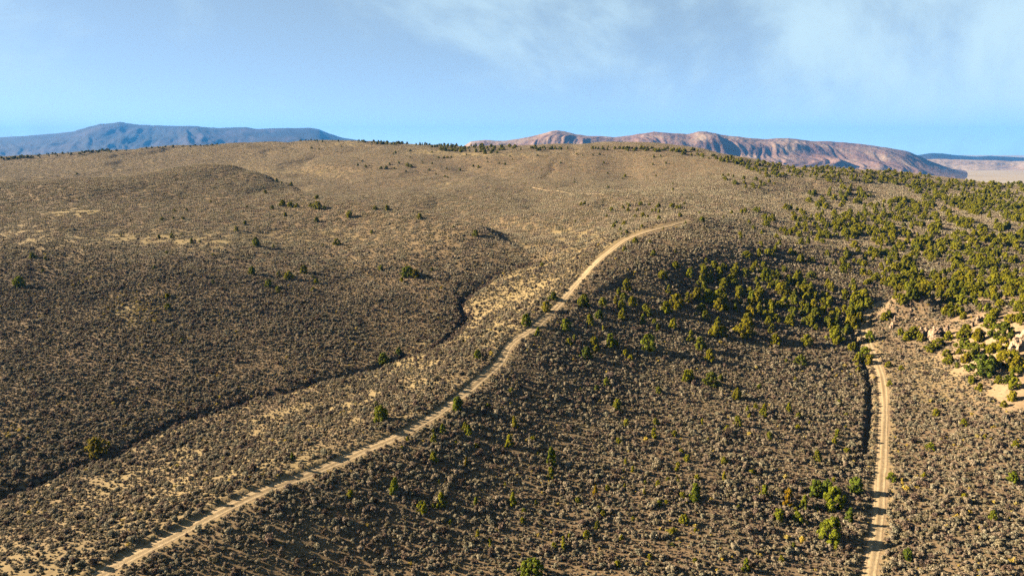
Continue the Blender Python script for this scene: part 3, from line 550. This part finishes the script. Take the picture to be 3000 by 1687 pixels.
def zone(px, py):
    if py < 480 and px < 2150: return ('juniper on the skyline of the back hill', 'junipers along the skyline')
    if px < 1450 and py < 1120:
        if py < 660: return ('juniper on the crest of the left hill and its spur', 'junipers on the left spur')
        return ('juniper scattered on the left sagebrush hillside', 'junipers on the left hillside')
    if px < 1330: return ('juniper among sagebrush near the lower ridge road', 'junipers near the ridge road')
    if px > 2620 and py > 890:
        if py > 1040: return ('juniper at the sandy foot of the right bank', 'junipers at the foot of the bank')
        if px < 2800: return ('juniper round the rock outcrop right of the canyon', 'junipers round the outcrop')
        return ('juniper high on the sandy right bank', 'junipers on the sandy bank')
    if px > 2570 and py < 892:
        if px > 2780: return ('juniper in the sunny woodland at the right edge', 'junipers at the right edge')
        return ('juniper in the woodland above the canyon', 'junipers above the canyon')
    if py < 720: return ('juniper dotted over the upper plateau beyond the ridge road', 'junipers on the upper plateau')
    if py < 1060 and px > 1890:
        if px > 2430: return ('juniper beside the canyon track', 'junipers beside the canyon track')
        if py < 800: return ('juniper thinly spaced along the top of the shaded bank', 'junipers atop the shaded bank')
        if px < 2100: return ('juniper at the ridge-road end of the shaded bank', 'junipers at the left end of the bank')
        if py < 890: return ('juniper in the upper rows of the dense shaded stand', 'junipers in the upper shaded stand')
        return ('juniper in the lower rows of the dense shaded stand', 'junipers in the lower shaded stand')
    if py < 1060: return ('juniper with a long shadow just right of the ridge road', 'junipers right of the ridge road')
    if px < 2520:
        if py < 1250: return ('juniper on the upper sage slope between the two roads', 'junipers on the upper middle slope')
        if px < 1900: return ('juniper on the lower sage slope nearer the ridge road', 'junipers on the lower middle slope')
        return ('juniper on the lower sage slope nearer the valley road', 'junipers near the valley road')
    return ('juniper on the sage flat right of the valley road', 'junipers on the right sage flat')
SHAPE = {'R': 'round', 'O': 'egg-shaped', 'C': 'pointed', 'B': 'spreading'}
TONE = {0: (1, 1, 1, 1), 1: (1.3, .88, .7, 1), 2: (1.35, 1.15, 2.2, 1)}
PROTO = {}
for (x, y, z, h, kd, lb, tone, px, py, hp) in single:
    zl = zone(px, py); v = rng.integers(len(JUN[kd])); cm, tm = JUN[kd][v]
    e = bpy.data.objects.new('juniper_tree', None); COL.objects.link(e); e.location = (x, y, z - .05 * h); e.rotation_euler.z = rng.uniform(0, 6.283)
    s = h * rng.uniform(.95, 1.1); wx = rng.uniform(.88, 1.12); e.scale = (s * wx, s * wx, s); e.empty_display_size = .3
    e['label'] = lb or ('big ' if h > 4.6 else ('small ' if h < 2.9 else 'mid-sized ')) + SHAPE[kd] + ' ' + zl[0]; e['category'] = 'bush' if tone == 2 else 'tree'; e['group'] = zl[1]
    if tone == 2: e.name = 'gully_bush'
    c = link('crown', cm, parent=e); t_ = link('trunk', tm, parent=e)
    g = rng.uniform(.74, 1.1); hs = rng.normal(0, .05) if tone == 0 else 0; c.color = (TONE[tone][0] * g * (1 + hs), TONE[tone][1] * g * (1 - .3 * hs), TONE[tone][2] * g, 1)
    if lb and tone == 0: c.color = (.74, .88, 1.0, 1)
    if tone == 0: PROTO.setdefault((kd, int(v)), (c, t_))

# ------------------------------------------------------------------ scattering as one mass
def scatter(name, pts, rot, scl, idx, protos, **props):
    me = bpy.data.meshes.new(name); me.vertices.add(len(pts)); me.vertices.foreach_set('co', np.asarray(pts, np.float32).ravel())
    for nm, arr in (('rot', rot), ('scl', scl)):
        a = me.attributes.new(nm, 'FLOAT_VECTOR', 'POINT'); a.data.foreach_set('vector', np.asarray(arr, np.float32).ravel())
    a = me.attributes.new('idx', 'INT', 'POINT'); a.data.foreach_set('value', np.asarray(idx, np.int32))
    o = link(name, me, None, None, kind='stuff', **props)
    g = bpy.data.node_groups.new(name, 'GeometryNodeTree'); g.interface.new_socket('Geometry', in_out='INPUT', socket_type='NodeSocketGeometry'); g.interface.new_socket('Geometry', in_out='OUTPUT', socket_type='NodeSocketGeometry')
    gi = N(g, 'NodeGroupInput'); go = N(g, 'NodeGroupOutput'); j = N(g, 'GeometryNodeJoinGeometry')
    def na(nm, ty):
        n = N(g, 'GeometryNodeInputNamedAttribute', data_type=ty); n.inputs['Name'].default_value = nm; return n.outputs['Attribute']
    ra, sa, ia = na('rot', 'FLOAT_VECTOR'), na('scl', 'FLOAT_VECTOR'), na('idx', 'INT'); e2r = N(g, 'FunctionNodeEulerToRotation'); g.links.new(ra, e2r.inputs[0])
    for k, objs in enumerate(protos):
        cmp_ = N(g, 'FunctionNodeCompare', data_type='INT', operation='EQUAL'); g.links.new(ia, cmp_.inputs[2]); cmp_.inputs[3].default_value = k
        for ob in objs:
            oi = N(g, 'GeometryNodeObjectInfo', transform_space='ORIGINAL'); oi.inputs['Object'].default_value = ob; oi.inputs['As Instance'].default_value = True
            ip = N(g, 'GeometryNodeInstanceOnPoints'); g.links.new(gi.outputs[0], ip.inputs['Points']); g.links.new(cmp_.outputs[0], ip.inputs['Selection'])
            g.links.new(oi.outputs['Geometry'], ip.inputs['Instance']); g.links.new(e2r.outputs[0], ip.inputs['Rotation']); g.links.new(sa, ip.inputs['Scale'])
            g.links.new(ip.outputs[0], j.inputs[0])
    g.links.new(j.outputs[0], go.inputs[0]); md = o.modifiers.new('scatter', 'NODES'); md.node_group = g; return o
keys = list(PROTO); byk = {}
for i, k in enumerate(keys): byk.setdefault(k[0], []).append(i)
pts = np.array([(a[0], a[1], a[2] - .05 * a[3]) for a in rest]); n = len(rest)
sc = np.array([a[3] for a in rest]); wv = rng.uniform(.9, 1.2, n)
idx = [byk.get(a[4], [0])[rng.integers(len(byk.get(a[4], [0])))] for a in rest]
scatter('juniper_woodland', pts, np.c_[np.zeros(n), np.zeros(n), rng.uniform(0, 6.28, n)], np.c_[sc * wv, sc * wv, sc], idx, [PROTO[k] for k in keys],
        label='far juniper woodland covering the upland and the skyline', category='woodland')

# ------------------------------------------------------------------ sagebrush
tx = np.array([a[0] for a in allt]); ty = np.array([a[1] for a in allt]); th = np.array([a[3] for a in allt])
grid_grass, grid_bare = grass, bare
D_SPLIT = 420.0
def cover(x, y):
    g = sample(grid_grass, x, y); b = sample(grid_bare, x, y)
    d1, _, _ = seg_dist(x, y, ROADS[0][0][::3]); d2, _, s2 = seg_dist(x, y, ROADS[1][0][::3])
    p = np.clip(1.02 - .66 * smooth(.35, .95, g) - 1.0 * smooth(.2, .75, b), .09, 1)
    p *= .92 + .34 * fbm(x / 4, y / 4, 61, 3)
    p[(d1 < 1.6 + 2.6 * smooth(265, 370, y)) | (d2 < 1.45) | ((np.abs(d2 - 3.9) < .7) & (s2 > 0) & (y < 255) & (y > 160))] = 0
    return p
sp = 0.66
gx, gy = np.meshgrid(np.arange(-340, 340, sp), np.arange(88, D_SPLIT, sp)); gx = gx.ravel(); gy = gy.ravel()
k = np.abs(gx) < .80 * gy + 6; gx, gy = gx[k], gy[k]; gx = gx + rng.uniform(-.5, .5, len(gx)); gy = gy + rng.uniform(-.5, .5, len(gy))
farness = lambda x, y: smooth(290, 415, y + 25 * fbm(x / 40, y / 40, 69, 2))
k = rng.uniform(size=len(gx)) < cover(gx, gy) * (1 - farness(gx, gy)); gx, gy = gx[k], gy[k]
sx, sy = gx, gy; szz = sample(gz, sx, sy); n = len(sx)
ss = np.exp(rng.normal(-.47, .46, n)) * (.92 + .3 * fbm(sx / 14, sy / 14, 63, 3))
dgs, ags, sgs = seg_dist(sx, sy, gul[::2]); ing = np.exp(-(dgs / 3.0) ** 2); ss *= 1 + .55 * ing
u = rng.uniform(size=n); kindi = rng.integers(0, 6, n); kindi = np.where(u < .10 + .5 * ing, 6 + rng.integers(0, 2, n), kindi)
ss *= 1 - .45 * smooth(.3, .7, sample(grid_bare, sx, sy)); goldp = .010 + .10 * np.clip(fbm(sx / 18, sy / 18, 65, 2) - .38, 0, 1) * 2
spx, spy, sfd = project(sx, sy, szz)
goldp += .32 * np.exp(-(((spx - 400) / 75) ** 2 + ((spy - 915) / 45) ** 2)) + .06 * np.exp(-(((spx - 180) / 60) ** 2 + ((spy - 1030) / 30) ** 2)) + .06 * np.exp(-(((spx - 2900) / 120) ** 2 + ((spy - 1490) / 50) ** 2))
kindi = np.where(rng.uniform(size=n) < goldp, 8, kindi)
ss = np.clip(ss, .25, 1.9); rz = rng.uniform(0, 6.283, n); hz = ss * rng.uniform(.7, 1.1, n)
_d1 = seg_dist(sx, sy, ROADS[0][0][::3])[0]; _d2 = seg_dist(sx, sy, ROADS[1][0][::3])[0]
ok_ = (_d1 > 1.5 + .45 * ss + 2.2 * smooth(265, 370, sy)) & (_d2 > 1.2 + .45 * ss); sx, sy, szz, ss, rz, hz, kindi, spx, spy, sfd = [a[ok_] for a in (sx, sy, szz, ss, rz, hz, kindi, spx, spy, sfd)]; n = len(sx)
infr = (spx > 12) & (spx < 2988) & (spy < 1676)
vis_size = np.where(infr, ss * np.where(kindi == 8, 1.15, 1.0) / sfd, 0); order = np.argsort(-vis_size); near = np.zeros(n, bool); near[order[:300]] = True
SLAB = {0: ('grey-green sagebrush bush ', 'nearest sagebrush bushes', 'sagebrush_bush', 'bush'), 1: ('brown twiggy dry shrub ', 'nearest dry shrubs', 'dry_shrub', 'shrub'), 2: ('yellow rabbitbrush ', 'nearest rabbitbrush', 'rabbitbrush', 'shrub')}
FIRST = {}
def put_shrub(i, kd):
    kd = int(kd); l_ = SLAB[0 if kd < 6 else (1 if kd < 8 else 2)]
    w_ = 'large ' if ss[i] > 1.35 else 'middling '; a_ = spx[i]
    where = 'left of the ridge road' if a_ < 330 else ('below the ridge road' if a_ < 800 else ('left of the wide juniper' if a_ < 1500 else ('right of the wide juniper' if a_ < 2050 else ('left of the valley road' if a_ < 2530 else 'right of the valley road'))))
    o = link(l_[2], SHR[kd], label=w_ + l_[0] + where + ' at the bottom edge', group=l_[1] + ' ' + where, category=l_[3]); o.location = (sx[i], sy[i], szz[i] - .04); o.rotation_euler.z = rz[i]; o.scale = (ss[i], ss[i], hz[i]); FIRST.setdefault(kd, o)
ni = np.nonzero(near)[0]
for kd in range(9):
    if not (kindi[ni] == kd).any(): kindi[ni[kd]] = kd
for i in ni: put_shrub(i, kindi[i])
m = ~near
scatter('sagebrush', np.c_[sx, sy, szz - .04][m], np.c_[np.zeros(n), np.zeros(n), rz][m], np.c_[ss, ss, hz][m], kindi[m], [[FIRST[kd]] for kd in range(9)],
        label='dense grey-green sagebrush covering the near slopes', category='sagebrush')
# far slopes: thickets of many small bushes
def thicket(seed, rad=2.6, cnt=12):
    r = np.random.default_rng(seed); V, T = [], []
    for k in range(cnt):
        a = r.uniform(0, 6.283); q = math.sqrt(r.uniform(0, 1)) * rad; w = r.uniform(.32, .6); h = r.uniform(.45, .85); m_ = 20
        d = r.normal(size=(m_, 3)); d[:, 2] = np.abs(d[:, 2]); d /= np.linalg.norm(d, axis=1)[:, None]
        p = d * np.array([w, w, h]) * r.uniform(.6, 1.0, m_)[:, None] + np.array([q * math.cos(a), q * math.sin(a), 0]); nn = d + r.normal(size=(m_, 3)) * .32; nn /= np.linalg.norm(nn, axis=1)[:, None]
        v, f = leaf_quads(p, nn, .17, r, 1.2); V.append(v); T.append(np.repeat(np.clip(.76 + r.normal() * .2 + r.normal(size=m_) * .1, 0, 1), 4))  # tint raised over the near bushes to paint in the far slopes' brighter light
    V = np.vstack(V); me = np_mesh('sagebrush_thicket', V, np.arange(len(V)).reshape(-1, 4)); attr(me, 'tint', np.concatenate(T)); me.materials.append(M_sage); return me
THK = [thicket(700 + k) for k in range(5)]
def normals(x, y, e=2.0):
    zx = (sample(gz, x + e, y) - sample(gz, x - e, y)) / (2 * e); zy = (sample(gz, x, y + e) - sample(gz, x, y - e)) / (2 * e); return zx, zy
sp = 3.7
gx, gy = np.meshgrid(np.arange(-1200, 1200, sp), np.arange(285, 1480, sp)); gx = gx.ravel(); gy = gy.ravel()
k = np.abs(gx) < .79 * gy + 10; gx, gy = gx[k], gy[k]; gx = gx + rng.uniform(-1.8, 1.8, len(gx)); gy = gy + rng.uniform(-1.8, 1.8, len(gy))
k = rng.uniform(size=len(gx)) < np.clip(cover(gx, gy) * 1.3, 0, 1) * farness(gx, gy); gx, gy = gx[k], gy[k]
zx, zy = normals(gx, gy); n = len(gx); zf = sample(gz, gx, gy)
# Euler XYZ that lays the thicket on the slope: tilt about X by the y-slope, about Y by the x-slope
rot = np.c_[np.arctan(zy), -np.arctan(zx), np.zeros(n)]; s_ = rng.uniform(.8, 1.2, n)
ti = rng.integers(0, 5, n); src = []
for kd in range(5):
    i = np.nonzero((ti == kd) & (gy < 500))[0][3 + kd]
    o = link('sagebrush_thicket', THK[kd], kind='stuff', label='patch of low sagebrush on the far slope', category='sagebrush'); o.location = (gx[i], gy[i], zf[i] - .05); o.rotation_euler = rot[i]; src.append(o); ti[i] = 99
scatter('far_sagebrush', np.c_[gx, gy, zf - .05], rot, np.c_[s_, s_, rng.uniform(.8, 1.25, n) * (1.25 - .65 * smooth(560, 760, gy))], ti, [[o] for o in src], label='fine grey sagebrush covering the far hills', category='sagebrush')

# ------------------------------------------------------------------ rock outcrops on the sandy bank
def boulder(seed, sx_, sy_, sz_):
    bm = bmesh.new(); bmesh.ops.create_icosphere(bm, subdivisions=4, radius=1.0); r = np.random.default_rng(seed)
    pl = [(v / np.linalg.norm(v), r.uniform(.48, .88)) for v in r.normal(size=(26, 3)) * np.array([1, 1, .6])]
    co = np.array([v.co[:] for v in bm.verts])
    for nn, d in pl:
        over = co @ nn - d; co -= np.where(over > 0, over * .97, 0)[:, None] * nn[None, :]
    nrm = co / np.linalg.norm(co, axis=1)[:, None]
    co += nrm * (.16 * fbm(co[:, 0] * 2.6 + seed, co[:, 1] * 2.6 + co[:, 2] * 3.1, seed, 4) + .10 * ridged(co[:, 0] * 4 + co[:, 1] * 2, co[:, 2] * 4 + seed, seed + 5, 3) - .06)[:, None]
    co += nrm * (.05 * np.sign(np.sin(co[:, 2] * 15 + 2 * fbm(co[:, 0] * 2, co[:, 1] * 2, seed + 9, 2))))[:, None]
    co *= np.array([sx_, sy_, sz_])
    for v, c in zip(bm.verts, co): v.co = c
    me = bpy.data.meshes.new('boulder'); bm.to_mesh(me); bm.free(); me.materials.append(M_rock); return me
def outcrop(label, items, seed):
    q, _ = unproject([np.mean([i[0] for i in items])], [max(i[1] for i in items)]); q = q[0]
    e = bpy.data.objects.new('rock_outcrop', None); COL.objects.link(e); zb = float(sample(gz, q[0], q[1])); e.location = (q[0], q[1], zb); e['label'] = label; e['category'] = 'rock'
    for k, (px, py, wpx, hpx) in enumerate(items):   # centre px, foot py, width px, height px
        p, ok_ = unproject([px], [py]); p = p[0]; z = float(sample(gz, p[0], p[1])); m_ = (p[1] * CP - z * SP) / FPX; w, h = .82 * wpx * m_ / 2, .85 * hpx * m_
        o = link('boulder', boulder(seed + k, w, w * .9, h * .72), parent=e); o.location = (p[0] - q[0], p[1] + w * .5 - q[1], z - zb + h * .25); o.rotation_euler.z = random.uniform(-.5, .5)
outcrop('large pink-tan rock outcrop on the bank right of the canyon road', [(2745,997,50,38),(2757,985,40,38),(2730,990,34,32),(2774,988,24,40),(2715,980,26,28),(2701,975,18,22),(2739,975,16,24),(2750,1003,60,20)], 900)
outcrop('small pinkish rock pillar in shadow beside the canyon road', [(2615,960,20,30),(2624,945,16,26),(2610,965,14,18)], 930)
outcrop('thin tan rock spike at the head of the shaded knoll', [(2667,912,10,20),(2671,914,12,12)], 940)
outcrop('low rounded rock in the canyon shadow', [(2684,944,14,12),(2677,945,10,7)], 950)
outcrop('tilted pink rock slabs among junipers on the sandy bank', [(2868,950,26,26),(2880,945,24,26),(2850,958,22,18),(2836,955,18,14),(2908,935,20,12)], 960)
outcrop('pale rock face at the right edge of the photo', [(2990,1030,60,60),(2970,1035,34,40),(3010,1015,70,70),(2985,1010,36,40)], 970)
outcrop('light rock ledge at the right edge above the pale rock face', [(2992,942,30,22),(3004,938,34,26)], 980)

# a leafless greyish pink shrub standing out on the open slope
def bare_shrub(px, py, hp, label):
    p, _ = unproject([px], [py]); p = p[0]; z = float(sample(gz, p[0], p[1])); h = hp * (p[1] * CP - z * SP) / FPX; r = np.random.default_rng(5); V, F = [], []
    for k in range(60):
        a = r.uniform(0, 6.283); q = r.uniform(.1, .5); p1 = (q * .4 * math.cos(a), q * .4 * math.sin(a), .45); p2 = (q * math.cos(a) + r.normal() * .06, q * math.sin(a) + r.normal() * .06, r.uniform(.6, 1.0))
        v, f = tube([(0, 0, 0), p1, p2], [.03, .016, .007], 4); F += [tuple(i + len(V) for i in g) for g in f]; V += v
    me = np_mesh('leafless_shrub', V, F, True); me.materials.append(M_twig); o = link('leafless_shrub', me, label=label, category='shrub'); o.location = (p[0], p[1], z - .05); o.scale = (h, h, h)
M_twig = plain('grey_pink_twigs', [(0.3, (0.22, 0.15, 0.12)), (0.7, (0.36, 0.27, 0.23))], 5.0)
bare_shrub(1788, 1112, 27, 'leafless pinkish grey shrub on the open slope right of the ridge road')

# ------------------------------------------------------------------ air
def haze(density, color):
    x0, x1, y0, y1, z0, z1 = -21000, 21000, -4500, 21000, -300, 570
    v = [(x, y, z) for z in (z0, z1) for y in (y0, y1) for x in (x0, x1)]; f = [(0, 2, 3, 1), (4, 5, 7, 6), (0, 1, 5, 4), (2, 6, 7, 3), (0, 4, 6, 2), (1, 3, 7, 5)]
    m = bpy.data.materials.new('thin_blue_air'); m.use_nodes = True; t = m.node_tree; t.nodes.clear(); o = N(t, 'ShaderNodeOutputMaterial'); pv = N(t, 'ShaderNodeVolumePrincipled')
    pv.inputs['Color'].default_value = (*color, 1); pv.inputs['Density'].default_value = density; pv.inputs['Anisotropy'].default_value = 0.0
    t.links.new(pv.outputs[0], o.inputs['Volume']); link('haze', np_mesh('haze', v, f), m, kind='stuff', label='thin blue haze over the far hills')
haze(3.6e-5, (0.04, 0.235, 0.66))
print('trees', len(allt), 'shrubs', len(sx), 'thickets', n)
